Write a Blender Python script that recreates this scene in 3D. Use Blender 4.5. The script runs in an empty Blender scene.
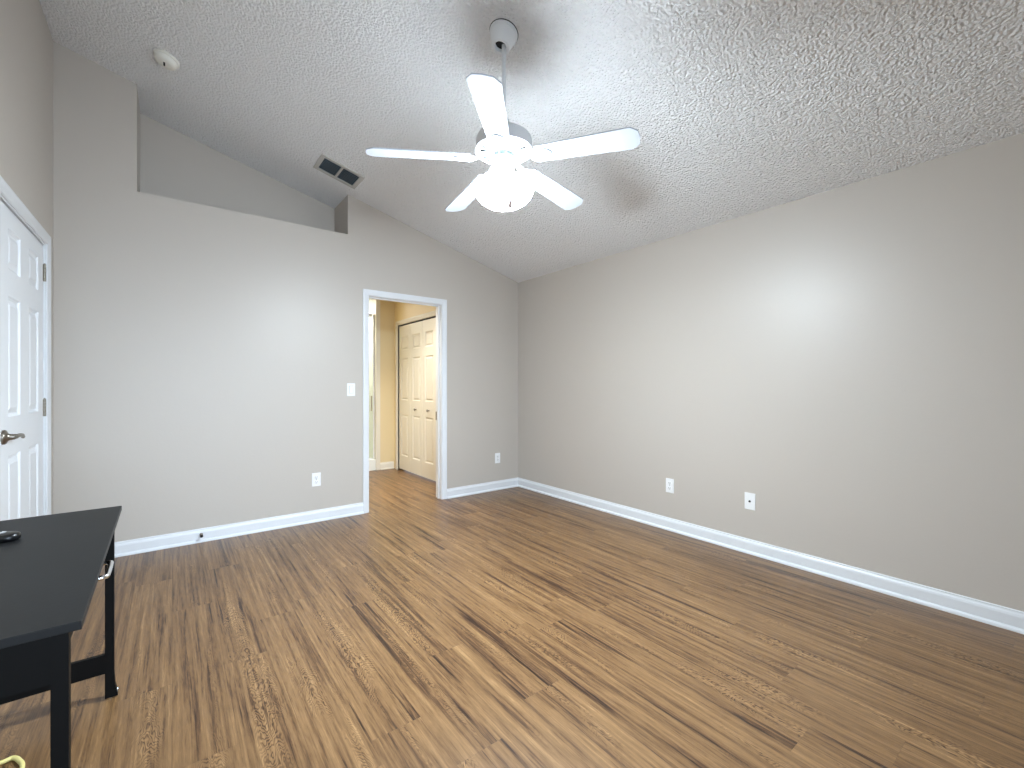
import bpy, bmesh, math, random
from mathutils import Vector, Matrix
C = bpy.context.scene.collection
sc = bpy.context.scene
PI = math.pi

# ------------------------------------------------------------------ camera, world, light, exposure
EYE = 1.1978
cd = bpy.data.cameras.new('camera'); cam = bpy.data.objects.new('camera', cd); C.objects.link(cam)
cam.location = (0, 0, EYE); cam.rotation_euler = (math.radians(90), 0, -math.radians(37.4853))
cd.sensor_width = 36; cd.lens = 443.006 / 1024 * 36; cd.shift_y = 1.53 / 1024; cd.clip_start = 0.02
sc.camera = cam
sc.view_settings.view_transform = 'Standard'; sc.view_settings.look = 'None'
sc.view_settings.gamma = 1.0; sc.view_settings.use_curve_mapping = False
sc.view_settings.exposure = 0.02

FAN_GLOW = 570.0        # the lit glass bowl of the ceiling fan
WINDOW_POWER = 40.0    # daylight through the window behind the camera
HALL_POWER = 21.0      # the hallway's own lamp

w = bpy.data.worlds.new('world'); sc.world = w; w.use_nodes = True
bg = w.node_tree.nodes['Background']; bg.inputs[1].default_value = 1.0
_tc = w.node_tree.nodes.new('ShaderNodeTexCoord'); _sx = w.node_tree.nodes.new('ShaderNodeSeparateXYZ'); _cr = w.node_tree.nodes.new('ShaderNodeValToRGB')
w.node_tree.links.new(_tc.outputs['Generated'], _sx.inputs[0]); w.node_tree.links.new(_sx.outputs['Z'], _cr.inputs[0]); w.node_tree.links.new(_cr.outputs[0], bg.inputs[0])
_cr.color_ramp.elements[0].position = 0.0; _cr.color_ramp.elements[0].color = (0.16, 0.17, 0.13, 1)      # ground outside
_cr.color_ramp.elements[1].position = 0.02; _cr.color_ramp.elements[1].color = (0.85, 1.0, 1.2, 1)       # open sky

def area(name, loc, rot, sx, sy, power, col):
    l = bpy.data.lights.new(name, 'AREA'); l.shape = 'RECTANGLE'; l.size = sx; l.size_y = sy
    l.energy = power; l.color = col
    o = bpy.data.objects.new(name, l); C.objects.link(o); o.location = loc; o.rotation_euler = rot
    return o
# daylight stands outside the rear window and shines in through its panes
REAR = -1.3
area('window_daylight', (0.45, REAR - 0.6, 1.25), (math.radians(80), 0, math.radians(4)), 2.2, 1.3, WINDOW_POWER, (0.70, 0.84, 1.0)).data.spread = math.radians(85)
area('hallway_lamp', (1.85, 4.75, 2.46), (0, 0, 0), 0.45, 0.45, HALL_POWER, (1.0, 0.96, 0.90)).data.spread = math.radians(110)
area('shower_fill', (1.75, 6.75, 2.46), (0, 0, 0), 0.5, 0.5, HALL_POWER * 1.1, (1.0, 0.97, 0.92))  # unseen fill light added to brighten the shower interior

# ------------------------------------------------------------------ measured room
YA = 4.1514      # back wall face
XB = 3.2761      # right wall face
XC = -0.6210     # left wall face
ZB, SL = 2.4239, 0.2674
YN = 4.57        # rear of the plant ledge
NX1, NX2, NZ = -0.201, 1.2819, 2.5885
WT = 0.12
DX1, DX2, DZ = 1.4775, 2.2467, 2.046     # doorway opening
YH = 6.14        # hallway end
XH = 2.56        # hallway right wall
def ceil(x): return ZB + SL * (XB - x)

# ------------------------------------------------------------------ helpers
def tag(o, label, cat, group=None, kind=None):
    o['label'] = label; o['category'] = cat
    if group: o['group'] = group
    if kind: o['kind'] = kind
    return o

def link(name, bm, mat, parent=None, smooth=None, loc=None):
    bmesh.ops.remove_doubles(bm, verts=bm.verts, dist=1e-6)
    bmesh.ops.recalc_face_normals(bm, faces=bm.faces)
    me = bpy.data.meshes.new(name); bm.to_mesh(me); bm.free()
    if isinstance(mat, (list, tuple)):
        for m in mat: me.materials.append(m)
    else: me.materials.append(mat)
    if smooth:
        for p in me.polygons: p.use_smooth = True
        me.set_sharp_from_angle(angle=math.radians(smooth))
    o = bpy.data.objects.new(name, me); C.objects.link(o)
    if parent is not None: o.parent = parent
    if loc is not None: o.location = loc
    return o

def empty(name, loc=(0, 0, 0), rz=0.0):
    o = bpy.data.objects.new(name, None); C.objects.link(o); o.location = loc; o.rotation_euler = (0, 0, rz)
    o.empty_display_size = 0.05
    return o

def box(bm, x0, x1, y0, y1, z0, z1, bev=0.0, M=None, mi=0):
    b = bmesh.new() if bev or M is not None else None
    t = b or bm
    vs = [t.verts.new((x, y, z)) for x in (x0, x1) for y in (y0, y1) for z in (z0, z1)]
    for f in ((0, 1, 3, 2), (4, 6, 7, 5), (0, 4, 5, 1), (2, 3, 7, 6), (0, 2, 6, 4), (1, 5, 7, 3)):
        t.faces.new([vs[i] for i in f]).material_index = mi
    if b is None: return
    if bev:
        bmesh.ops.recalc_face_normals(b, faces=b.faces)
        bmesh.ops.bevel(b, geom=b.edges[:], offset=bev, segments=2, profile=0.5, affect='EDGES')
    if M is not None: b.transform(M)
    for f in b.faces: f.material_index = mi
    merge(bm, b)

def merge(bm, b):
    me = bpy.data.meshes.new('tmp'); b.to_mesh(me); b.free(); bm.from_mesh(me); bpy.data.meshes.remove(me)

def block(bm, x0, x1, y0, y1, z0, top=None):
    """wall block whose top follows the sloping ceiling when top is None"""
    ta = ceil(x0) + 0.01 if top is None else top
    tb = ceil(x1) + 0.01 if top is None else top
    p = [(x0, y0, z0), (x1, y0, z0), (x1, y1, z0), (x0, y1, z0), (x0, y0, ta), (x1, y0, tb), (x1, y1, tb), (x0, y1, ta)]
    v = [bm.verts.new(q) for q in p]
    for f in ((0, 3, 2, 1), (4, 5, 6, 7), (0, 1, 5, 4), (1, 2, 6, 5), (2, 3, 7, 6), (3, 0, 4, 7)):
        bm.faces.new([v[i] for i in f])

def lathe(bm, prof, n=40, M=None, cap=True):
    b = bmesh.new(); rings = []
    for r, z in prof:
        if r < 1e-6: rings.append([b.verts.new((0, 0, z))])
        else: rings.append([b.verts.new((r * math.cos(2 * PI * i / n), r * math.sin(2 * PI * i / n), z)) for i in range(n)])
    for a, c in zip(rings, rings[1:]):
        for i in range(n):
            j = (i + 1) % n
            if len(a) == 1 and len(c) == 1: continue
            if len(a) == 1: b.faces.new((a[0], c[i], c[j]))
            elif len(c) == 1: b.faces.new((a[i], a[j], c[0]))
            else: b.faces.new((a[i], a[j], c[j], c[i]))
    if cap:
        for r in (rings[0], rings[-1]):
            if len(r) > 1: b.faces.new(r)
    if M is not None: b.transform(M)
    merge(bm, b)

def tube(bm, pts, rad, n=12, cap=True):
    pts = [Vector(p) for p in pts]; rs = rad if isinstance(rad, (list, tuple)) else [rad] * len(pts)
    prev = None; up = None
    for k, p in enumerate(pts):
        t = (pts[min(k + 1, len(pts) - 1)] - pts[max(k - 1, 0)]).normalized()
        if up is None:
            up = Vector((0, 0, 1)) if abs(t.z) < 0.9 else Vector((1, 0, 0))
        s = t.cross(up).normalized(); up = s.cross(t).normalized()
        ring = [bm.verts.new(p + (s * math.cos(2 * PI * i / n) + up * math.sin(2 * PI * i / n)) * rs[k]) for i in range(n)]
        if prev:
            for i in range(n): bm.faces.new((prev[i], prev[(i + 1) % n], ring[(i + 1) % n], ring[i]))
        elif cap: bm.faces.new(ring)
        prev = ring
    if cap: bm.faces.new(prev)

def smooth_path(pts, n=8):
    P = [Vector(p) for p in pts]; out = []
    for i in range(len(P) - 1):
        a, b, c, d = P[max(i - 1, 0)], P[i], P[i + 1], P[min(i + 2, len(P) - 1)]
        for k in range(n):
            t = k / n
            out.append(0.5 * ((2 * b) + (c - a) * t + (2 * a - 5 * b + 4 * c - d) * t * t + (3 * b - a - 3 * c + d) * t ** 3))
    out.append(P[-1]); return out

def sweep(bm, prof, pa, pb, out, cut_a=0.0, cut_b=0.0):
    """profile of (off the wall, up) swept from pa to pb; cut_* mitre by profile depth"""
    pa, pb, out = Vector(pa), Vector(pb), Vector(out); t = (pb - pa).normalized()
    up = t.cross(out); up = up if up.z > 0 else -up
    A = [bm.verts.new(pa + out * o + Vector((0, 0, 1)) * u + t * (o * cut_a)) for o, u in prof]
    B = [bm.verts.new(pb + out * o + Vector((0, 0, 1)) * u - t * (o * cut_b)) for o, u in prof]
    n = len(prof)
    for i in range(n): bm.faces.new((A[i], A[(i + 1) % n], B[(i + 1) % n], B[i]))
    bm.faces.new(A); bm.faces.new(B)

def panel_slab(W, H, T, panels, fn, groove=0.011, edge=0.016, lip=0.022):
    """moulded raised-panel slab; panels are (u0,u1,w0,w1); fn maps (u,w,d) to space, d=0 the face, growing into the slab"""
    bm = bmesh.new()
    us = sorted({0.0, W} | {p[0] for p in panels} | {p[1] for p in panels})
    ws = sorted({0.0, H} | {p[2] for p in panels} | {p[3] for p in panels})
    V = lambda u, q, d: bm.verts.new(fn(u, q, d))
    for i in range(len(us) - 1):
        for j in range(len(ws) - 1):
            uc, wc = (us[i] + us[i + 1]) / 2, (ws[j] + ws[j + 1]) / 2
            if any(p[0] < uc < p[1] and p[2] < wc < p[3] for p in panels): continue
            bm.faces.new([V(us[i], ws[j], 0), V(us[i + 1], ws[j], 0), V(us[i + 1], ws[j + 1], 0), V(us[i], ws[j + 1], 0)])
    for u0, u1, w0, w1 in panels:
        loops = []
        for ins, d in ((0, 0), (edge * 0.45, groove * 0.75), (edge, groove), (edge + lip, groove * 0.15)):
            loops.append([V(u0 + ins, w0 + ins, d), V(u1 - ins, w0 + ins, d), V(u1 - ins, w1 - ins, d), V(u0 + ins, w1 - ins, d)])
        for a, b in zip(loops, loops[1:]):
            for k in range(4): bm.faces.new((a[k], a[(k + 1) % 4], b[(k + 1) % 4], b[k]))
        bm.faces.new(loops[-1])
    c = [(0, 0), (W, 0), (W, H), (0, H)]
    for k in range(4):
        a, b = c[k], c[(k + 1) % 4]
        bm.faces.new([V(*a, 0), V(*b, 0), V(*b, T), V(*a, T)])
    bm.faces.new([V(u, q, T) for u, q in c])
    return bm

# ------------------------------------------------------------------ materials
def new_mat(name):
    m = bpy.data.materials.new(name); m.use_nodes = True
    nt = m.node_tree; return m, nt, nt.nodes['Principled BSDF']

def N(nt, t, **kw):
    n = nt.nodes.new(t)
    for k, v in kw.items(): setattr(n, k, v)
    return n

def srgb(r, g, b):
    f = lambda c: (c / 12.92 if c <= 0.04045 else ((c + 0.055) / 1.055) ** 2.4)
    return (f(r / 255), f(g / 255), f(b / 255), 1)

def mat(name, col, rough=0.5, metal=0.0, spec=0.5, bump=None, vary=0.0):
    m, nt, p = new_mat(name)
    p.inputs['Base Color'].default_value = col; p.inputs['Roughness'].default_value = rough
    p.inputs['Metallic'].default_value = metal; p.inputs['Specular IOR Level'].default_value = spec
    tc = N(nt, 'ShaderNodeTexCoord')
    if vary:
        n = N(nt, 'ShaderNodeTexNoise'); n.inputs['Scale'].default_value = 9; n.inputs['Detail'].default_value = 6
        nt.links.new(tc.outputs['Object'], n.inputs['Vector'])
        mx = N(nt, 'ShaderNodeMix', data_type='RGBA')
        mx.inputs[6].default_value = tuple(c * (1 - vary) for c in col[:3]) + (1,)
        mx.inputs[7].default_value = tuple(min(1, c * (1 + vary)) for c in col[:3]) + (1,)
        nt.links.new(n.outputs['Fac'], mx.inputs[0]); nt.links.new(mx.outputs[2], p.inputs['Base Color'])
    if bump:
        scale, strength, dist = bump
        n = N(nt, 'ShaderNodeTexNoise'); n.inputs['Scale'].default_value = scale; n.inputs['Detail'].default_value = 3
        nt.links.new(tc.outputs['Object'], n.inputs['Vector'])
        b = N(nt, 'ShaderNodeBump'); b.inputs['Strength'].default_value = strength; b.inputs['Distance'].default_value = dist
        nt.links.new(n.outputs['Fac'], b.inputs['Height']); nt.links.new(b.outputs['Normal'], p.inputs['Normal'])
    return m

def popcorn_mat():
    m, nt, p = new_mat('popcorn_ceiling')
    p.inputs['Base Color'].default_value = CEIL_COL; p.inputs['Roughness'].default_value = 0.9
    p.inputs['Specular IOR Level'].default_value = 0.2
    tc = N(nt, 'ShaderNodeTexCoord')
    v = N(nt, 'ShaderNodeTexVoronoi', feature='SMOOTH_F1'); v.inputs['Scale'].default_value = 82; v.inputs['Smoothness'].default_value = 0.6
    n = N(nt, 'ShaderNodeTexNoise'); n.inputs['Scale'].default_value = 70; n.inputs['Detail'].default_value = 5
    nt.links.new(tc.outputs['Object'], v.inputs['Vector']); nt.links.new(tc.outputs['Object'], n.inputs['Vector'])
    a = N(nt, 'ShaderNodeMath', operation='MULTIPLY_ADD'); a.inputs[1].default_value = -0.9
    nt.links.new(v.outputs['Distance'], a.inputs[0]); nt.links.new(n.outputs['Fac'], a.inputs[2])
    b = N(nt, 'ShaderNodeBump'); b.inputs['Strength'].default_value = 1.0; b.inputs['Distance'].default_value = 0.014
    nt.links.new(a.outputs[0], b.inputs['Height']); nt.links.new(b.outputs['Normal'], p.inputs['Normal'])
    return m

def floor_mat():
    m, nt, p = new_mat('vinyl_plank_floor'); L = nt.links.new
    tc = N(nt, 'ShaderNodeTexCoord'); s = N(nt, 'ShaderNodeSeparateXYZ'); L(tc.outputs['Object'], s.inputs[0])
    def M(op, a, b=None, c=None):
        n = N(nt, 'ShaderNodeMath', operation=op)
        for i, x in enumerate((a, b, c)):
            if x is None: continue
            if isinstance(x, (int, float)): n.inputs[i].default_value = x
            else: L(x, n.inputs[i])
        return n.outputs[0]
    PW, PL = 0.178, 1.22
    u = M('DIVIDE', s.outputs['X'], PW); row = M('FLOOR', u)
    wn = N(nt, 'ShaderNodeTexWhiteNoise', noise_dimensions='1D'); L(row, wn.inputs['W'])
    v = M('ADD', M('DIVIDE', s.outputs['Y'], PL), wn.outputs['Value']); idx = M('FLOOR', v)
    cb = N(nt, 'ShaderNodeCombineXYZ'); L(row, cb.inputs[0]); L(idx, cb.inputs[1])
    wp = N(nt, 'ShaderNodeTexWhiteNoise', noise_dimensions='3D'); L(cb.outputs[0], wp.inputs['Vector'])
    t = wp.outputs['Value']
    seed = M('MULTIPLY', t, 41.0)
    def noise(sx, sy, det=4, rough=0.55, dist=0.0, off=0.0):
        c = N(nt, 'ShaderNodeCombineXYZ'); L(M('MULTIPLY', s.outputs['X'], sx), c.inputs[0]); L(M('MULTIPLY', s.outputs['Y'], sy), c.inputs[1])
        L(M('ADD', seed, off), c.inputs[2])
        n = N(nt, 'ShaderNodeTexNoise'); n.inputs['Scale'].default_value = 1; n.inputs['Detail'].default_value = det
        n.inputs['Roughness'].default_value = rough; n.inputs['Distortion'].default_value = dist
        L(c.outputs[0], n.inputs['Vector']); return n.outputs['Fac']
    def rng(x, a, b, lo=0.0, hi=1.0):
        n = N(nt, 'ShaderNodeMapRange', interpolation_type='SMOOTHSTEP'); L(x, n.inputs[0])
        for i, q in enumerate((a, b, lo, hi)): n.inputs[i + 1].default_value = q
        return n.outputs[0]
    fibre = noise(150.0, 12.0, 4, 0.7, 0.3, 3.0)       # fine pores
    grain = noise(54.0, 1.25, 6, 0.65, 0.3, 41.0)        # narrow lengthwise grain
    band = noise(16.0, 0.8, 5, 0.62, 0.8, 7.0)        # long darker bands
    vein = noise(46.0, 1.1, 5, 0.66, 0.7, 31.0)        # thin dark veins inside the bands
    warp = noise(17.0, 5.0, 3, 0.55, 0.0, 23.0)
    # cathedral arches: nested parabolas along the heart of a plank, bent by a little noise
    px = M('MULTIPLY', M('SUBTRACT', M('FRACT', u), M('MULTIPLY_ADD', t, 0.4, 0.3)), PW)
    arch = M('ADD', M('MULTIPLY_ADD', M('MULTIPLY', px, px), 42.0, s.outputs['Y']), M('MULTIPLY', warp, 0.50))
    ring = M('MULTIPLY_ADD', M('SINE', M('MULTIPLY', arch, 200.0)), 0.5, 0.5)
    near = rng(M('ABSOLUTE', px), 0.030, 0.080, 1.0, 0.0)
    rk = M('MULTIPLY', M('MULTIPLY', near, rng(noise(9.0, 1.6, 3, 0.55, 0.0, 11.0), 0.48, 0.64)), M('SUBTRACT', 0.45, M('POWER', ring, 2.0)))
    dark = rng(band, 0.44, 0.70)
    tone = M('MULTIPLY_ADD', fibre, 0.75, 0.25)
    tone = M('ADD', tone, M('MULTIPLY_ADD', grain, 1.35, -0.73))
    tone = M('SUBTRACT', tone, M('MULTIPLY', dark, 0.26))
    tone = M('SUBTRACT', tone, M('MULTIPLY', rng(vein, 0.54, 0.66), M('MULTIPLY_ADD', dark, 0.30, 0.20)))
    tone = M('ADD', tone, M('MULTIPLY', rk, 0.45))
    tone = M('ADD', tone, M('MULTIPLY_ADD', t, 0.10, -0.02))
    r = N(nt, 'ShaderNodeValToRGB'); L(tone, r.inputs[0])
    e = r.color_ramp.elements
    e[0].position = 0.02; e[0].color = srgb(*FL[0])
    e[1].position = 0.98; e[1].color = srgb(*FL[4])
    for pos, c in ((0.25, FL[1]), (0.48, FL[2]), (0.74, FL[3])):
        q = e.new(pos); q.color = srgb(*c)
    # hairline joints between planks
    fu = M('FRACT', u); fv = M('FRACT', v)
    ju = M('LESS_THAN', M('MINIMUM', fu, M('SUBTRACT', 1.0, fu)), 0.006)
    jv = M('LESS_THAN', M('MINIMUM', fv, M('SUBTRACT', 1.0, fv)), 0.0009)
    j = M('MULTIPLY', M('MAXIMUM', ju, jv), 0.22)
    mx = N(nt, 'ShaderNodeMix', data_type='RGBA'); L(j, mx.inputs[0]); L(r.outputs[0], mx.inputs[6]); mx.inputs[7].default_value = srgb(70, 48, 32)
    L(mx.outputs[2], p.inputs['Base Color'])
    L(M('MULTIPLY_ADD', fibre, 0.16, 0.26), p.inputs['Roughness'])
    p.inputs['Specular IOR Level'].default_value = 0.5
    b = N(nt, 'ShaderNodeBump'); b.inputs['Strength'].default_value = 0.25; b.inputs['Distance'].default_value = 0.002
    L(M('SUBTRACT', tone, j), b.inputs['Height']); L(b.outputs['Normal'], p.inputs['Normal'])
    return m

WALL_COL = srgb(192, 184, 175)
CEIL_COL = srgb(243, 243, 244)
FL = [(42, 24, 13), (78, 52, 31), (112, 82, 51), (136, 103, 67), (163, 129, 89)]
M_WALL = mat('greige_wall_paint', WALL_COL, 0.42, spec=0.5, bump=(55, 0.10, 0.004))
M_CEIL = popcorn_mat()
M_FLOOR = floor_mat()
M_TRIM = mat('white_semigloss_trim', srgb(224, 226, 229), 0.38)
M_DOOR = mat('white_door_paint', srgb(236, 239, 243), 0.38, bump=(120, 0.05, 0.002))
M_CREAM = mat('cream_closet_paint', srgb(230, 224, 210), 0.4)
M_YELLOW = mat('yellow_hall_paint', srgb(232, 212, 168), 0.5, bump=(55, 0.08, 0.004))
M_FANW = mat('white_fan_enamel', srgb(236, 239, 242), 0.4)
M_BLADE = mat('white_fan_blade', srgb(202, 208, 218), 0.5, bump=(160, 0.08, 0.001))
M_PLATE = mat('white_switch_plastic', srgb(240, 240, 240), 0.35)
M_GAP = mat('dark_slot', srgb(24, 24, 26), 0.6)
M_NICKEL = mat('satin_nickel', srgb(150, 143, 132), 0.32, metal=1.0)
M_CHROME = mat('polished_chrome', srgb(220, 222, 225), 0.12, metal=1.0)
M_DESK = mat('black_brown_desk_top', srgb(30, 31, 32), 0.5, spec=0.22, vary=0.25, bump=(90, 0.15, 0.001))
M_DESKF = mat('black_desk_frame', srgb(6, 6, 6), 0.55, spec=0.15)
M_RUBBER = mat('black_rubber', srgb(14, 14, 15), 0.55)
M_REMOTE = mat('black_remote_plastic', srgb(14, 14, 16), 0.3)
M_SILVER = mat('silver_remote_face', srgb(205, 207, 210), 0.3)
M_VENTF = mat('grey_white_vent_enamel', srgb(190, 188, 184), 0.5)
M_VENTD = mat('dark_vent_louvre', srgb(140, 156, 166), 0.5)
M_DUCT = mat('dark_duct', srgb(12, 14, 16), 0.8)
M_CORD = mat('pale_yellow_cord', srgb(226, 212, 138), 0.45)
M_TILE = mat('white_shower_tile', srgb(238, 240, 234), 0.25)
M_SMOKE = mat('white_detector_plastic', srgb(232, 230, 222), 0.45)

def bowl_mat(name, glow):
    m, nt, p = new_mat(name)
    p.inputs['Base Color'].default_value = (0.9, 0.9, 0.9, 1); p.inputs['Roughness'].default_value = 0.2
    p.inputs['Emission Color'].default_value = (0.78, 0.905, 1.0, 1); p.inputs['Emission Strength'].default_value = glow
    return m
def pane_mat(name, tint, gloss=0.08):
    m, nt, p = new_mat(name); nt.nodes.remove(p)
    t = N(nt, 'ShaderNodeBsdfTransparent'); t.inputs[0].default_value = tint
    g = N(nt, 'ShaderNodeBsdfGlossy'); g.inputs['Roughness'].default_value = 0.03
    x = N(nt, 'ShaderNodeMixShader'); x.inputs[0].default_value = gloss
    nt.links.new(t.outputs[0], x.inputs[1]); nt.links.new(g.outputs[0], x.inputs[2])
    nt.links.new(x.outputs[0], nt.nodes['Material Output'].inputs['Surface']); return m
M_BOWL = bowl_mat('lit_white_glass', FAN_GLOW)
M_SHOULDER = bowl_mat('lit_white_glass_shoulder', FAN_GLOW * 0.16)
M_PANE = pane_mat('clear_window_pane', (0.97, 0.985, 1, 1))
M_SHGLASS = pane_mat('pale_green_shower_glass', (0.94, 0.975, 0.95, 1), 0.06)

# ------------------------------------------------------------------ setting: floor, ceiling, walls
XW0, XW1 = XC - WT, XB + WT
bm = bmesh.new(); box(bm, XW0, XW1, REAR - WT, 7.25, -0.08, 0.0)
tag(link('floor', bm, M_FLOOR), 'brown wood-look plank floor of the bedroom and hallway', 'floor', kind='structure')

bm = bmesh.new()
ys = (REAR - WT, YN + 0.1)
v = [bm.verts.new((x, y, ceil(x) + dz)) for dz in (0, 0.1) for x in (XW0, XW1) for y in ys]
for f in ((0, 1, 3, 2), (4, 6, 7, 5), (0, 2, 6, 4), (1, 5, 7, 3), (0, 4, 5, 1), (2, 3, 7, 6)): bm.faces.new([v[i] for i in f])
tag(link('ceiling', bm, M_CEIL), 'white popcorn-textured ceiling sloping down to the right wall', 'ceiling', kind='structure')

bm = bmesh.new()
block(bm, XW0, NX1, YA, YN + 0.1, 0)                       # left of the ledge
block(bm, NX1, NX2, YA, YA + WT, 0, NZ - 0.06)             # under the ledge
block(bm, NX1, NX2, YA, YN + 0.1, NZ - 0.06, NZ)           # the ledge
block(bm, NX1, NX2, YN, YN + 0.1, NZ)                      # rear of the recess
block(bm, NX2, DX1 - 0.018, YA, YA + WT, 0, NZ - 0.06)
block(bm, NX2, DX1 - 0.018, YA, YN + 0.1, NZ - 0.06)
block(bm, DX1 - 0.018, DX2 + 0.018, YA, YA + WT, DZ + 0.018)
block(bm, DX2 + 0.018, XB, YA, YA + WT, 0)
tag(link('wall_back', bm, M_WALL), 'greige back wall with a doorway and a high recessed ledge', 'wall', kind='structure')

bm = bmesh.new(); block(bm, XB, XW1, REAR - WT, 4.55, 0)
tag(link('wall_right', bm, M_WALL), 'long blank greige wall on the right', 'wall', kind='structure')

LD0, LD1, LDZ = 2.975, 3.915, 2.065                           # bedroom door opening in the left wall
bm = bmesh.new()
block(bm, XW0, XC, REAR - WT, LD0, 0); block(bm, XW0, XC, LD1, YA, 0); block(bm, XW0, XC, LD0, LD1, LDZ)
tag(link('wall_left', bm, M_WALL), 'greige wall on the left holding the white panelled door', 'wall', kind='structure')

WX0, WX1, WZ0, WZ1 = -0.45, 1.60, 0.3, 2.15                   # window behind the camera
bm = bmesh.new()
block(bm, XC, WX0, REAR - WT, REAR, 0); block(bm, WX1, XB, REAR - WT, REAR, 0)
block(bm, WX0, WX1, REAR - WT, REAR, 0, WZ0); block(bm, WX0, WX1, REAR - WT, REAR, WZ1)
tag(link('wall_rear', bm, M_WALL), 'greige wall behind the viewer with a wide window', 'wall', kind='structure')
bm = bmesh.new()
for a in ((WX0, WX0 + 0.05, WZ0, WZ1), (WX1 - 0.05, WX1, WZ0, WZ1), ((WX0 + WX1) / 2 - 0.03, (WX0 + WX1) / 2 + 0.03, WZ0, WZ1)):
    box(bm, a[0], a[1], REAR - 0.09, REAR - 0.03, a[2], a[3])
for z in (WZ0, WZ1 - 0.05): box(bm, WX0, WX1, REAR - 0.09, REAR - 0.03, z, z + 0.05)
win = tag(link('window_1', bm, M_TRIM), 'wide white-framed window in the rear wall', 'window', kind='structure')
bm = bmesh.new(); box(bm, WX0 + 0.04, WX1 - 0.04, REAR - 0.062, REAR - 0.058, WZ0 + 0.04, WZ1 - 0.04)
link('pane', bm, M_PANE, win)

# hallway beyond the doorway
bm = bmesh.new(); box(bm, 0.8, XH + 0.85, YA + WT, 7.25, 2.5, 2.53)
tag(link('ceiling_hallway', bm, M_TRIM), 'white hallway ceiling beyond the doorway', 'ceiling', kind='structure')
CL0, CL1, CLZ = 4.51, 6.01, 2.068
bm = bmesh.new()
block(bm, XH, XH + 0.1, YA + WT, CL0, 0, 2.5); block(bm, XH, XH + 0.1, CL1, YH, 0, 2.5); block(bm, XH, XH + 0.1, CL0, CL1, CLZ, 2.5)
tag(link('wall_hallway_right', bm, M_YELLOW), 'pale yellow hallway wall around the closet doors', 'wall', kind='structure')
bm = bmesh.new(); block(bm, 2.343, XH + 0.1, YH, YH + 0.1, 0, 2.5)
tag(link('wall_hallway_end', bm, M_YELLOW), 'narrow yellow wall at the end of the hallway', 'wall', kind='structure')
bm = bmesh.new(); block(bm, 0.8, 0.9, YA + WT, 7.2, 0, 2.5)
tag(link('wall_hallway_left', bm, M_YELLOW), 'yellow hallway wall hidden on the left', 'wall', kind='structure')
bm = bmesh.new(); block(bm, 0.9, 2.45, 7.1, 7.2, 0, 2.5); block(bm, 2.35, 2.45, YH + 0.1, 7.1, 0, 2.5)
tag(link('wall_shower', bm, M_TILE), 'white tiled shower wall beyond the hallway', 'wall', kind='structure')
bm = bmesh.new(); block(bm, XH + 0.75, XH + 0.85, YA + WT, YH + 0.1, 0, 2.5)
tag(link('wall_closet_back', bm, M_CREAM), 'back wall inside the closet', 'wall', kind='structure')

# ------------------------------------------------------------------ baseboards
BP = [(0, 0), (0.026, 0), (0.026, 0.006), (0.024, 0.013), (0.018, 0.019), (0.0145, 0.021), (0.0145, 0.072), (0.012, 0.082), (0.007, 0.090), (0.006, 0.099), (0, 0.101)]
def board(name, a, b, out, label, m=None, ca=0.0, cb=0.0):
    bm = bmesh.new(); sweep(bm, BP, a, b, out, ca, cb)
    tag(link(name, bm, m or M_TRIM), label, 'baseboard', kind='structure')
board('baseboard_back', (XC, YA, 0), (DX1 - 0.058, YA, 0), (0, -1, 0), 'white baseboard on the back wall left of the doorway', ca=1)
board('baseboard_back_right', (DX2 + 0.058, YA, 0), (XB, YA, 0), (0, -1, 0), 'short white baseboard between doorway and right corner', cb=1)
board('baseboard_right', (XB, YA, 0), (XB, REAR, 0), (-1, 0, 0), 'long white baseboard along the right wall', ca=1, cb=1)
board('baseboard_left', (XC, REAR, 0), (XC, LD0 - 0.09, 0), (1, 0, 0), 'white baseboard on the left wall behind the desk', ca=1)
board('baseboard_left_corner', (XC, LD1 + 0.08, 0), (XC, YA, 0), (1, 0, 0), 'short white baseboard between door casing and corner', cb=1)
board('baseboard_rear', (XB, REAR, 0), (XC, REAR, 0), (0, 1, 0), 'white baseboard under the rear window', ca=1, cb=1)
board('baseboard_hallway_end', (2.343, YH, 0), (XH - 0.016, YH, 0), (0, -1, 0), 'cream baseboard at the hallway end', M_CREAM)
board('baseboard_hallway_right', (XH, YA + WT, 0), (XH, CL0 - 0.06, 0), (-1, 0, 0), 'cream baseboard beside the closet', M_CREAM)

# ------------------------------------------------------------------ door casings (trim)
CP = [(0, 0), (0, 0.016), (0.010, 0.018), (0.030, 0.015), (0.044, 0.011), (0.052, 0.011), (0.057, 0.007), (0.057, 0)]   # (outward from the wide outer edge, thickness)
def casing(bm, P, wdt, u0, u1, top):
    """three mitred legs round an opening; P(u, z, t) maps to space, u0/u1/top the opening edges"""
    k = wdt / 0.057
    prof = [(wdt - a * k, t) for a, t in CP]       # distance from the opening edge
    path = lambda d: [(u0 - d, 0), (u0 - d, top + d), (u1 + d, top + d), (u1 + d, 0)]
    rows = [[bm.verts.new(P(u, z, t)) for u, z in path(d)] for d, t in prof]
    for i in range(len(rows)):
        a, b = rows[i], rows[(i + 1) % len(rows)]
        for j in range(3): bm.faces.new((a[j], a[j + 1], b[j + 1], b[j]))
    bm.faces.new([r[0] for r in rows]); bm.faces.new([r[3] for r in rows])

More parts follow.
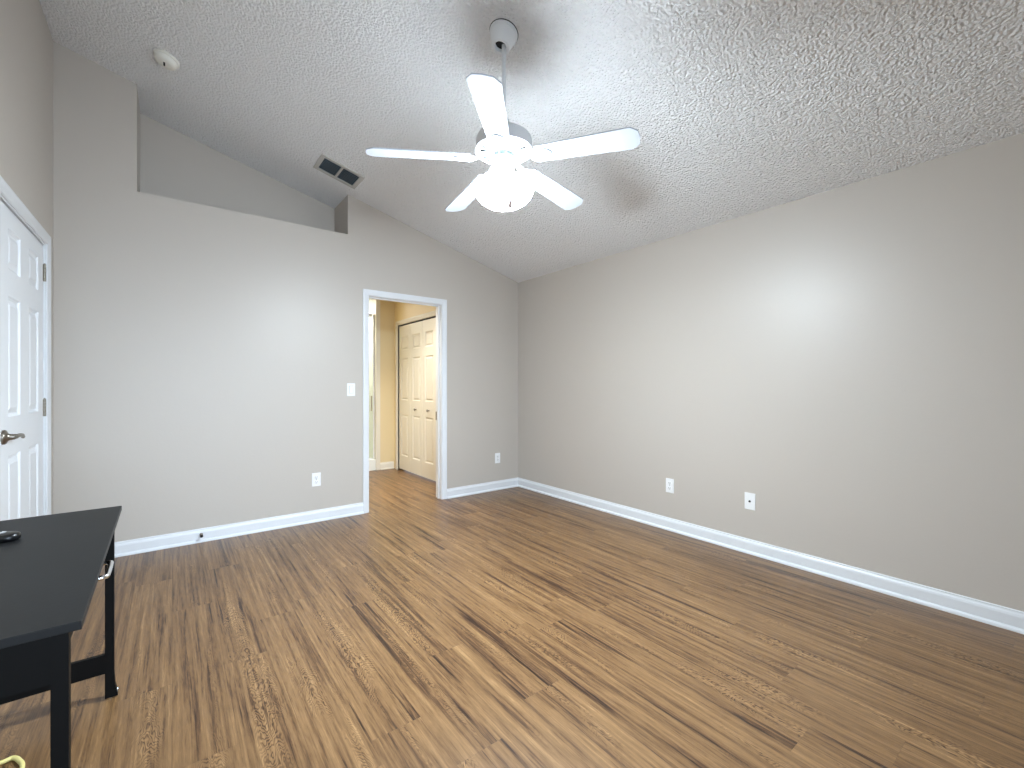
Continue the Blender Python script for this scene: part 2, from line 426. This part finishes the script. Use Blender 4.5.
bm = bmesh.new()
casing(bm, lambda u, z, t: (u, YA - t, z), 0.054, DX1 - 0.004, DX2 + 0.004, DZ + 0.004)
casing(bm, lambda u, z, t: (u, YA + WT + t, z), 0.054, DX1 - 0.004, DX2 + 0.004, DZ + 0.004)
for x0, x1 in ((DX1 - 0.018, DX1), (DX2, DX2 + 0.018)): box(bm, x0, x1, YA - 0.001, YA + WT + 0.001, 0, DZ + 0.018)
box(bm, DX1 - 0.018, DX2 + 0.018, YA - 0.001, YA + WT + 0.001, DZ, DZ + 0.018)
for x0, x1 in ((DX1, DX1 + 0.010), (DX2 - 0.010, DX2)): box(bm, x0, x1, YA + 0.045, YA + 0.08, 0, DZ)
box(bm, DX1 + 0.010, DX2 - 0.010, YA + 0.045, YA + 0.08, DZ - 0.010, DZ)
t1 = tag(link('trim_1', bm, M_TRIM), 'white casing and jamb of the open doorway in the back wall', 'door casing', kind='structure')
bm = bmesh.new(); box(bm, DX2 - 0.0115, DX2 - 0.0005, YA + 0.082, YA + 0.108, 0.83, 0.92, 0.001)
link('strike_plate', bm, M_NICKEL, t1)

bm = bmesh.new()
casing(bm, lambda u, z, t: (XC + t, u, z), 0.062, LD0 - 0.004, LD1 + 0.004, LDZ + 0.004)
for y0, y1 in ((LD0 - 0.012, LD0 + 0.012), (LD1 - 0.008, LD1 + 0.012)): box(bm, XC - WT, XC + 0.001, y0, y1, 0, LDZ + 0.012)
box(bm, XC - WT, XC + 0.001, LD0 + 0.012, LD1 - 0.008, LDZ - 0.006, LDZ + 0.012)
tag(link('trim_2', bm, M_TRIM), 'white casing around the panelled door on the left wall', 'door casing', kind='structure')

bm = bmesh.new()
casing(bm, lambda u, z, t: (XH - t, u, z), 0.057, CL0, CL1, CLZ - 0.012)
for y0, y1 in ((CL0 - 0.012, CL0), (CL1, CL1 + 0.012)): box(bm, XH - 0.001, XH + 0.1, y0, y1, 0, CLZ)
box(bm, XH - 0.001, XH + 0.1, CL0, CL1, CLZ - 0.012, CLZ)
t3 = tag(link('trim_3', bm, M_CREAM), 'cream casing around the closet opening in the hallway', 'door casing', kind='structure')
bm = bmesh.new(); box(bm, XH + 0.014, XH + 0.040, CL0 + 0.002, CL1 - 0.002, CLZ - 0.024, CLZ - 0.012)
link('track', bm, M_GAP, t3)

bm = bmesh.new(); box(bm, 2.283, 2.343, YH - 0.012, YH + 0.1, 0, 2.5, 0.002)
tag(link('trim_4', bm, M_CREAM), 'white post edging the shower at the hallway end', 'trim', kind='structure')

# ------------------------------------------------------------------ doors
LFX = XC - 0.007                                             # face of the left door
d0, d1 = LD0 + 0.015, LD1 - 0.011
DW, DH = d1 - d0, LDZ - 0.010 - 0.012
rows = [(0.22, 0.846), (1.035, 1.622), (1.750, 1.948)]
cols = [(3.172 - d0, 3.392 - d0), (3.565 - d0, 3.782 - d0)]
door = empty('door_1', (LFX, d0, 0.010))
tag(door, 'white six-panel bedroom door with a nickel lever on the left wall', 'door', kind='structure')
link('leaf', panel_slab(DW, DH, 0.035, [(a, b, c, d) for a, b in cols for c, d in rows], lambda u, q, d: (-d, u, q), 0.012, 0.018, 0.026), M_DOOR, door)
bm = bmesh.new()
RY, RZ = 3.085 - d0, 0.956 - 0.010
lathe(bm, [(0.034, 0), (0.034, 0.007), (0.031, 0.012), (0.019, 0.017), (0.015, 0.022), (0.012, 0.040), (0.0, 0.041)], 32, Matrix.Translation((0, RY, RZ)) @ Matrix.Rotation(PI / 2, 4, 'Y'))
hd = link('door_handle', bm, M_NICKEL, door, 40)
bm = bmesh.new()
tube(bm, smooth_path([(0.036, RY - 0.008, RZ + 0.001), (0.043, RY + 0.02, RZ + 0.002), (0.045, RY + 0.060, RZ + 0.003), (0.045, RY + 0.095, RZ - 0.002), (0.043, RY + 0.125, RZ - 0.014)]), [0.012] * 6 + [0.0095] * 18 + [0.008] * 6 + [0.0065] * 3, 14)
link('lever', bm, M_NICKEL, hd, 60)
for z in (1.879, 1.052, 0.235):
    bm = bmesh.new(); Y = LD1 - 0.009 - d0
    for k in range(5): lathe(bm, [(0.0062, 0.0005), (0.0068, 0.002), (0.0068, 0.0195), (0.0062, 0.021)], 16, Matrix.Translation((0.006, Y, z - 0.0525 + k * 0.021)))
    box(bm, -0.004, 0.0022, Y - 0.013, Y + 0.020, z - 0.05, z + 0.05)
    lathe(bm, [(0.004, 0), (0.005, 0.004), (0, 0.008)], 12, Matrix.Translation((0.006, Y, z + 0.0525)))
    link('hinge', bm, M_NICKEL, door, 40)

# closet: two bifold pairs
leafw = (CL1 - CL0 - 0.012) / 4
crow = [(0.195, 0.775), (0.975, 1.560), (1.675, 1.870)]
for n, (i0, txt) in enumerate(((2, 'farther bifold pair of cream closet doors by the yellow wall'), (0, 'nearer bifold pair of cream closet doors half hidden by the doorway jamb'))):
    e = empty('door_%d' % (n + 2), (XH + 0.012, CL0 + 0.006 + i0 * leafw, 0.018))
    tag(e, txt, 'closet door', kind='structure')
    for k in range(2):
        o = link('leaf', panel_slab(leafw - 0.004, CLZ - 0.012 - 0.012 - 0.008 - 0.018, 0.03, [(0.075, leafw - 0.079, a, b) for a, b in crow], lambda u, q, d: (d, u, q), 0.012, 0.018, 0.02), M_CREAM, e, loc=(0, k * leafw + 0.002, 0))
        if (i0 == 2 and k == 0) or (i0 == 0 and k == 1):
            bm = bmesh.new(); lathe(bm, [(0.009, 0), (0.008, 0.012), (0.016, 0.018), (0.019, 0.025), (0.016, 0.031), (0, 0.033)], 24, Matrix.Translation((0, leafw / 2 - 0.002, 0.862)) @ Matrix.Rotation(-PI / 2, 4, 'Y'))
            link('knob', bm, M_NICKEL, o, 40)

# ------------------------------------------------------------------ shower at the hallway end
sh = empty('shower_enclosure', (2.0, 6.2, 0))
tag(sh, 'white shower with a glass door seen through the doorway at the hallway end', 'shower', kind='thing')
bm = bmesh.new(); box(bm, -0.7, 0.283, -0.06, 0.08, 0, 0.155, 0.004); link('curb', bm, M_TILE, sh)
GM = Matrix.Translation((0.270, 0.0, 0.155)) @ Matrix.Rotation(math.radians(158), 4, 'Z')
bm = bmesh.new(); box(bm, 0.004, 0.62, -0.004, 0.004, 0.012, 2.02, 0, GM); gd = link('glass_door', bm, M_SHGLASS, sh)
bm = bmesh.new()
tube(bm, [GM @ Vector(p) for p in ((0.024, 0.004, 0.70), (0.024, 0.034, 0.70))], 0.010)
tube(bm, [GM @ Vector(p) for p in ((0.024, 0.004, 0.88), (0.024, 0.034, 0.88))], 0.010)
tube(bm, [GM @ Vector(p) for p in ((0.024, 0.030, 0.685), (0.024, 0.030, 0.895))], 0.009)
link('pull_handle', bm, M_NICKEL, gd, 50)
bm = bmesh.new()
box(bm, -0.012, 0.004, -0.013, 0.013, 0, 2.06, 0.002, GM); box(bm, 0.014, 0.65, -0.012, 0.012, 2.02, 2.06, 0.002, GM); box(bm, 0.014, 0.65, -0.012, 0.012, 0, 0.012, 0, GM)
link('frame', bm, M_TRIM, sh)
bm = bmesh.new(); box(bm, -0.7, 0.283, 0.08, 0.9, 0, 0.05, 0.004); link('shower_pan', bm, M_TILE, sh)

# ------------------------------------------------------------------ ceiling fan
FX, FY = 1.3077, 1.7713
FZ = ceil(FX)
fan = empty('ceiling_fan', (FX, FY, FZ))
tag(fan, 'white five-blade ceiling fan with a glowing glass bowl light', 'ceiling fan')
Z = lambda z: EYE + (z - EYE) * 1.0233 - FZ
bm = bmesh.new()
tilt = Matrix.Rotation(math.atan(SL), 4, 'Y')
lathe(bm, [(0.071, 0.004), (0.0715, -0.010), (0.069, -0.014), (0.065, -0.016), (0.063, -0.030), (0.057, -0.052), (0.051, -0.068), (0.048, -0.078), (0.044, -0.083), (0.030, -0.083), (0.029, -0.060)], 48, tilt, cap=False)
cn = link('canopy', bm, M_FANW, fan, 30)
bm = bmesh.new(); lathe(bm, [(0.031, -0.064), (0.0, -0.062)], 24, tilt, cap=False); link('hanger_ball_socket', bm, M_GAP, cn)
bm = bmesh.new(); lathe(bm, [(0.0735, 0.002), (0.0735, -0.0035), (0.0700, -0.0040)], 48, tilt, cap=False); link('mounting_ring', bm, M_GAP, cn)
bm = bmesh.new(); lathe(bm, [(0.0105, -0.060), (0.0105, Z(2.455))], 24); link('downrod', bm, M_FANW, fan, 40)
bm = bmesh.new()
lathe(bm, [(0.014, Z(2.490)), (0.026, Z(2.485)), (0.030, Z(2.455)), (0.045, Z(2.445)), (0.105, Z(2.418)), (0.132, Z(2.400)), (0.139, Z(2.385)), (0.139, Z(2.345)), (0.143, Z(2.343)), (0.143, Z(2.333)), (0.137, Z(2.328)), (0.128, Z(2.327)), (0.120, Z(2.333)), (0.085, Z(2.326)), (0.060, Z(2.318)), (0, Z(2.316))], 56)
mh = link('motor_housing', bm, M_FANW, fan, 35)
for k in range(20):
    a = 2 * PI * (k + .5) / 20
    bm = bmesh.new(); box(bm, 0.092, 0.118, -0.0028, 0.0028, Z(2.3255), Z(2.3335), 0, Matrix.Rotation(a, 4, 'Z'))
    link('vent_slot', bm, M_GAP, mh)
bm = bmesh.new()
lathe(bm, [(0.045, Z(2.320)), (0.046, Z(2.300)), (0.062, Z(2.292)), (0.062, Z(2.278)), (0.052, Z(2.270)), (0.050, Z(2.235)), (0.047, Z(2.222)), (0.056, Z(2.214)), (0.058, Z(2.196)), (0, Z(2.194))], 48)
sw = link('switch_housing', bm, M_FANW, fan, 35)
M_SLOT = mat('grey_green_slot', srgb(120, 135, 128), 0.6)
for k in range(8):
    a = 2 * PI * k / 8
    bm = bmesh.new(); box(bm, 0.0445, 0.0475, -0.012, 0.012, Z(2.303), Z(2.314), 0, Matrix.Rotation(a, 4, 'Z'))
    link('housing_slot', bm, M_SLOT, sw)
bm = bmesh.new()
lathe(bm, [(0.137, Z(2.118)), (0.118, Z(2.096)), (0.090, Z(2.078)), (0.055, Z(2.067)), (0.020, Z(2.063)), (0, Z(2.0625))], 56, cap=False)
lb = link('light_bowl', bm, M_BOWL, fan, 60)
bm = bmesh.new(); lathe(bm, [(0.052, Z(2.208)), (0.075, Z(2.203)), (0.110, Z(2.190)), (0.137, Z(2.172)), (0.149, Z(2.155)), (0.147, Z(2.140)), (0.137, Z(2.118))], 56, cap=False)
link('bowl_shoulder', bm, M_SHOULDER, lb, 60)
# pull chain hanging on the viewer's side of the bowl
ang = math.radians(227 + 17)
cx, cy = 0.158 * math.cos(ang), 0.158 * math.sin(ang)
bm = bmesh.new()
tube(bm, smooth_path([(0.05 * math.cos(ang), 0.05 * math.sin(ang), Z(2.250)), (0.075 * math.cos(ang), 0.075 * math.sin(ang), Z(2.243)), (cx * .97, cy * .97, Z(2.20)), (cx, cy, Z(2.12)), (cx, cy, Z(2.045))]), 0.0012, 6)
ch = link('pull_chain', bm, M_NICKEL, fan)
bm = bmesh.new(); lathe(bm, [(0.002, Z(2.050)), (0.006, Z(2.046)), (0.008, Z(2.025)), (0.009, Z(2.004)), (0.005, Z(1.999)), (0, Z(1.998))], 16, Matrix.Translation((cx, cy, 0)))
link('fob', bm, mat('pale_pink_fob', srgb(214, 190, 186), 0.4), ch, 40)

ZBL = 2.262
TH0 = math.radians(226.9)
def blade_mesh():
    bm = bmesh.new()
    out = [(0.172, -0.040), (0.182, -0.052), (0.620, -0.0665), (0.652, -0.040), (0.657, 0.0), (0.652, 0.040), (0.620, 0.0665), (0.182, 0.052), (0.172, 0.040)]
    a = [bm.verts.new((x, y, -0.003)) for x, y in out]; b = [bm.verts.new((x, y, 0.003)) for x, y in out]
    bm.faces.new(a); bm.faces.new(b); n = len(out)
    for i in range(n): bm.faces.new((a[i], a[(i + 1) % n], b[(i + 1) % n], b[i]))
    return bm
def iron_mesh(pitch):
    """cast blade arm: a narrow neck under the motor flaring to a rounded shield screwed below the blade"""
    bm = bmesh.new()
    st = [(0.062, 0.016, 0.030), (0.085, 0.014, 0.028), (0.110, 0.013, 0.014), (0.132, 0.018, 0.004), (0.155, 0.036, -0.0045), (0.185, 0.044, -0.0048), (0.215, 0.040, -0.0048), (0.240, 0.024, -0.0048), (0.248, 0.006, -0.0048)]
    prev = None
    for x, hw, z in st:
        q = min(1.0, max(0.0, (x - 0.10) / 0.04)) * pitch
        ring = []
        for y, dz in ((-hw, 0), (hw, 0), (hw, -0.005), (-hw, -0.005)):
            ring.append(bm.verts.new((x, y * math.cos(q) , z + dz - y * math.tan(q))))
        if prev:
            for i in range(4): bm.faces.new((prev[i], prev[(i + 1) % 4], ring[(i + 1) % 4], ring[i]))
        else: bm.faces.new(ring)
        prev = ring
    bm.faces.new(prev)
    for x, y in ((0.172, -0.02), (0.172, 0.02), (0.222, 0.0)):
        lathe(bm, [(0.006, 0), (0.005, -0.003), (0, -0.0035)], 12, Matrix.Translation((x, y, -0.0098 - y * math.tan(pitch))))
    return bm
PITCH = math.radians(12)
DROOP = 0.055
for k in range(5):
    R = Matrix.Rotation(TH0 + k * 2 * PI / 5, 4, 'Z')
    bm = blade_mesh(); bm.transform(Matrix.Translation((0, 0, Z(ZBL))) @ R @ Matrix.Translation((0, 0, DROOP * 0.645)) @ Matrix.Rotation(DROOP, 4, 'Y') @ Matrix.Rotation(-PITCH, 4, 'X'))
    o = link('blade', bm, M_BLADE, fan)
    bm = iron_mesh(PITCH); bm.transform(Matrix.Translation((0, 0, Z(ZBL))) @ R @ Matrix.Translation((0, 0, DROOP * 0.645)) @ Matrix.Rotation(DROOP, 4, 'Y'))
    link('blade_arm', bm, M_FANW, o, 45)

# ------------------------------------------------------------------ ceiling vent and smoke detector (on the slope)
def on_ceiling(x, y): return Matrix.Translation((x, y, ceil(x))) @ Matrix.Rotation(math.atan(SL), 4, 'Y')
vt = empty('ceiling_vent'); vt.matrix_world = on_ceiling(1.118, 3.851)
tag(vt, 'rectangular ceiling air vent with two dark louvred openings', 'air vent')
hx, hy = 0.179, 0.137
bm = bmesh.new()
FB = 0.033
for a in ((-hx, hx, -hy, -hy + FB), (-hx, hx, hy - FB, hy), (-hx, -hx + FB, -hy + FB, hy - FB), (hx - FB, hx, -hy + FB, hy - FB), (-0.009, 0.009, -hy + FB, hy - FB)):
    box(bm, a[0], a[1], a[2], a[3], -0.010, 0.002, 0.002)
link('frame', bm, M_VENTF, vt)
bm = bmesh.new(); box(bm, -hx + FB, hx - FB, -hy + FB, hy - FB, -0.0005, 0.004); link('backing', bm, M_DUCT, vt)
for sx in (-1, 1):
    for k in range(9):
        y = -hy + FB + 0.012 + k * (2 * hy - 2 * FB - 0.024) / 8
        x0, x1 = (0.009, hx - FB) if sx > 0 else (-hx + FB, -0.009)
        bm = bmesh.new(); box(bm, x0, x1, -0.008, 0.008, -0.0007, 0.0007, 0, Matrix.Translation((0, y, -0.0062)) @ Matrix.Rotation(math.radians(32), 4, 'X'))
        link('louvre', bm, M_VENTD, vt)

sd = empty('smoke_detector'); sd.matrix_world = on_ceiling(-0.028, 3.618)
tag(sd, 'round white smoke detector on the sloping ceiling', 'smoke detector')
bm = bmesh.new(); lathe(bm, [(0.070, 0.004), (0.070, -0.010), (0.066, -0.014), (0.060, -0.016)], 40); link('base', bm, M_SMOKE, sd, 40)
bm = bmesh.new(); lathe(bm, [(0.062, -0.014), (0.061, -0.030), (0.054, -0.040), (0.036, -0.045), (0, -0.046)], 40); hd2 = link('cover', bm, M_SMOKE, sd, 40)
bm = bmesh.new()
box(bm, -0.006, 0.004, -0.020, 0.020, -0.0475, -0.0445, 0.001)
link('grille', bm, M_GAP, hd2)

# ------------------------------------------------------------------ switch, outlets, coax plate, door stop
def plate_bm(W, H, T=0.006):
    bm = bmesh.new(); box(bm, -W / 2, W / 2, -T, 0.0, -H / 2, H / 2, 0.002); return bm
def outlet(loc, rz, label, cat='power outlet', group=None):
    e = empty('power_outlet', loc, rz); tag(e, label, cat, group)
    link('wall_plate', plate_bm(0.072, 0.117), M_PLATE, e)
    for z in (-0.0205, 0.0205):
        bm = bmesh.new(); lathe(bm, [(0.0168, 0), (0.0168, 0.0022), (0.0158, 0.003), (0, 0.003)], 28, Matrix.Translation((0, -0.0055, z)) @ Matrix.Rotation(PI / 2, 4, 'X'))
        r = link('receptacle', bm, M_PLATE, e, 40)
        bm = bmesh.new()
        for x in (-0.0065, 0.0065): box(bm, x - 0.0015, x + 0.0015, -0.0092, -0.0080, z - 0.001, z + 0.008)
        lathe(bm, [(0.0026, 0), (0.0026, 0.0012)], 12, Matrix.Translation((0, -0.0080, z - 0.0075)) @ Matrix.Rotation(PI / 2, 4, 'X'))
        link('slots', bm, M_GAP, r)
    bm = bmesh.new(); lathe(bm, [(0.0035, 0), (0.003, 0.0014), (0, 0.0016)], 12, Matrix.Translation((0, -0.0055, 0)) @ Matrix.Rotation(PI / 2, 4, 'X')); link('screw', bm, M_NICKEL, e)
    return e
outlet((1.008, YA, 0.369), 0, 'white duplex outlet on the back wall left of the doorway')
outlet((2.972, YA, 0.362), 0, 'white duplex outlet between the doorway and the right corner')
outlet((XB, 2.118, 0.368), -PI / 2, 'white duplex outlet on the right wall left of the coax plate')

e = empty('light_switch', (1.310, YA, 1.160)); tag(e, 'white rocker light switch beside the doorway', 'light switch')
link('wall_plate', plate_bm(0.072, 0.117), M_PLATE, e)
bm = bmesh.new(); box(bm, -0.0185, 0.0185, -0.0066, -0.0050, -0.035, 0.035); link('surround', bm, mat('switch_shadow_gap', srgb(150, 150, 150), 0.6), e)
bm = bmesh.new(); box(bm, -0.0165, 0.0165, -0.0035, 0.0035, -0.0335, 0.0335, 0.0012, Matrix.Translation((0, -0.0078, 0)) @ Matrix.Rotation(math.radians(4), 4, 'X')); link('rocker', bm, M_PLATE, e)

e = empty('coax_outlet', (XB, 1.476, 0.372), -PI / 2); tag(e, 'white coax wall plate with one dark jack on the right wall', 'cable outlet')
link('wall_plate', plate_bm(0.074, 0.119), M_PLATE, e)
bm = bmesh.new(); lathe(bm, [(0.0075, 0), (0.0075, 0.003), (0.0048, 0.003), (0.0048, 0.012), (0.003, 0.012), (0.003, 0.004), (0, 0.004)], 16, Matrix.Translation((0, -0.0055, 0)) @ Matrix.Rotation(PI / 2, 4, 'X'))
link('jack', bm, mat('dark_jack', srgb(60, 58, 55), 0.4, metal=0.6), e)
for z in (-0.042, 0.042):
    bm = bmesh.new(); lathe(bm, [(0.0032, 0), (0.003, 0.0014), (0, 0.0016)], 12, Matrix.Translation((0, -0.0055, z)) @ Matrix.Rotation(PI / 2, 4, 'X')); link('screw', bm, M_PLATE, e)

e = empty('door_stop', (0.176, YA - 0.0145, 0.060)); tag(e, 'small metal door stop with black tip on the back wall baseboard', 'door stop')
bm = bmesh.new(); lathe(bm, [(0.011, 0), (0.011, 0.004), (0.005, 0.008), (0.0045, 0.045)], 16, Matrix.Rotation(PI / 2, 4, 'X')); link('rod', bm, M_NICKEL, e, 40)
bm = bmesh.new(); lathe(bm, [(0.006, 0.044), (0.0095, 0.047), (0.0105, 0.060), (0.007, 0.066), (0, 0.066)], 16, Matrix.Rotation(PI / 2, 4, 'X')); link('tip', bm, M_RUBBER, e, 40)

# ------------------------------------------------------------------ desk
DKX1, DKY0, DKY1, DKZ = -0.151, 1.231, 2.318, 0.725
DKW, DKL = 0.452, DKY1 - DKY0
desk = empty('desk', (DKX1 - DKW / 2, (DKY0 + DKY1) / 2, 0), math.radians(0.7))
tag(desk, 'black wooden desk with a chrome drawer pull against the left wall', 'desk')
hw, hl = DKW / 2, DKL / 2
bm = bmesh.new(); box(bm, -hw, hw, -hl, hl, DKZ - 0.018, DKZ, 0.0015); link('desk_top', bm, M_DESK, desk)
LW = 0.026
lx1, lx0, ly1, ly0 = hw - 0.020, -hw + 0.015, hl - 0.018, -hl + 0.012
for sx in (0, 1):
    for sy in (0, 1):
        x0 = lx1 - LW if sx else lx0; y0 = ly1 - LW if sy else ly0
        bm = bmesh.new()
        st = [(DKZ - 0.018, 0), (0.10, 0), (0.05, 0.003), (0.015, 0.010), (0.006, 0.011)]
        prev = None
        for z, g in st:
            gx = g if sx else -g
            xs = (x0, x0 + LW + g) if sx else (x0 - g, x0 + LW)
            ring = [bm.verts.new(p) for p in ((xs[0], y0, z), (xs[1], y0, z), (xs[1], y0 + LW, z), (xs[0], y0 + LW, z))]
            if prev:
                for i in range(4): bm.faces.new((prev[i], prev[(i + 1) % 4], ring[(i + 1) % 4], ring[i]))
            else: bm.faces.new(ring)
            prev = ring
        bm.faces.new(prev)
        lg = link('leg', bm, M_DESKF, desk)
        bm = bmesh.new(); lathe(bm, [(0.011, 0.0), (0.012, 0.002), (0.012, 0.006), (0.004, 0.007)], 16, Matrix.Translation((x0 + LW / 2, y0 + LW / 2, 0))); link('foot', bm, M_CHROME, lg, 40)
        if sx and sy:
            bm = bmesh.new(); box(bm, x0 + LW + 0.006, x0 + LW + 0.013, y0 + 0.007, y0 + 0.018, 0.012, 0.03, 0.002); link('floor_glide', bm, M_CHROME, lg)
for sy in (0, 1):
    y0 = (ly1 - LW if sy else ly0) + 0.005
    bm = bmesh.new(); box(bm, lx0 + LW, lx1 - LW, y0, y0 + 0.016, DKZ - 0.118, DKZ - 0.018); link('apron', bm, M_DESKF, desk)
    bm = bmesh.new(); box(bm, lx0 + LW, lx1 - LW, y0, y0 + 0.016, 0.100, 0.172); link('stretcher', bm, M_DESKF, desk)
bm = bmesh.new(); box(bm, lx0 + 0.004, lx0 + 0.02, ly0 + LW, ly1 - LW, DKZ - 0.118, DKZ - 0.018); link('apron', bm, M_DESKF, desk)
bm = bmesh.new(); box(bm, lx1 - 0.030, lx1 - 0.014, ly0 + LW + 0.003, ly1 - LW - 0.003, DKZ - 0.095, DKZ - 0.021, 0.001)
box(bm, lx0 + 0.03, lx1 - 0.030, ly0 + LW + 0.02, ly1 - LW - 0.02, DKZ - 0.085, DKZ - 0.075)
dr = link('drawer', bm, M_DESKF, desk)
bm = bmesh.new()
fx = lx1 - 0.014; ym = -0.068
tube(bm, smooth_path([(fx, ym - 0.066, 0.672), (fx + 0.026, ym - 0.066, 0.672), (fx + 0.038, ym - 0.061, 0.672), (fx + 0.041, ym - 0.046, 0.672), (fx + 0.041, ym + 0.046, 0.672), (fx + 0.038, ym + 0.061, 0.672), (fx + 0.026, ym + 0.066, 0.672), (fx, ym + 0.066, 0.672)], 5), 0.0065, 12)
link('drawer_pull', bm, M_CHROME, dr, 60)

# remote control lying on the desk
rm = empty('remote_control', (-0.448, 2.047, DKZ), math.radians(142))
tag(rm, 'black remote control with a silver strip lying on the black desk', 'remote control')
bm = bmesh.new()
out = []
L2, W2 = 0.092, 0.027
for a in range(-6, 7): out.append((-L2 + 0.02 + 0.027 * -math.cos(a * PI / 12) + 0.007, 0.027 * math.sin(-a * PI / 12)))
out += [(L2 - 0.008, -W2 + 0.004 - 0.001), (L2, -W2 + 0.012), (L2, W2 - 0.012), (L2 - 0.008, W2 - 0.003)]
sec = [(0.80, 0.0), (0.97, 0.004), (1.0, 0.011), (0.96, 0.018), (0.84, 0.0215)]
prev = None
for s, z in sec:
    ring = [bm.verts.new((x * (1 - (1 - s) * 0.35), y * s, z)) for x, y in out]
    if prev:
        for i in range(len(ring)): bm.faces.new((prev[i], prev[(i + 1) % len(ring)], ring[(i + 1) % len(ring)], ring[i]))
    else: bm.faces.new(ring)
    prev = ring
bm.faces.new(prev)
link('body', bm, M_REMOTE, rm, 50)
bm = bmesh.new(); box(bm, -0.040, 0.070, -0.017, 0.017, 0.0210, 0.0228, 0.0006); link('silver_strip', bm, M_SILVER, rm)
for i in range(3):
    for j in range(6):
        bm = bmesh.new(); lathe(bm, [(0.0036, 0.0225), (0.0034, 0.0240), (0, 0.0243)], 12, Matrix.Translation((-0.028 + j * 0.017, -0.011 + i * 0.011, 0))); link('button', bm, M_REMOTE, rm)

# pale yellow cord on the floor under the desk
bm = bmesh.new()
R0 = 0.0065
tube(bm, smooth_path([(-0.588, 2.16, R0), (-0.52, 2.09, R0), (-0.431, 2.093, R0), (-0.404, 2.096, R0), (-0.385, 2.068, R0), (-0.372, 2.030, R0), (-0.372, 1.96, R0), (-0.39, 1.86, R0), (-0.46, 1.76, R0), (-0.55, 1.70, R0)], 8), R0, 12)
tag(link('extension_cord', bm, M_CORD, None, 60), 'pale yellow cord curled on the floor under the desk', 'cord')
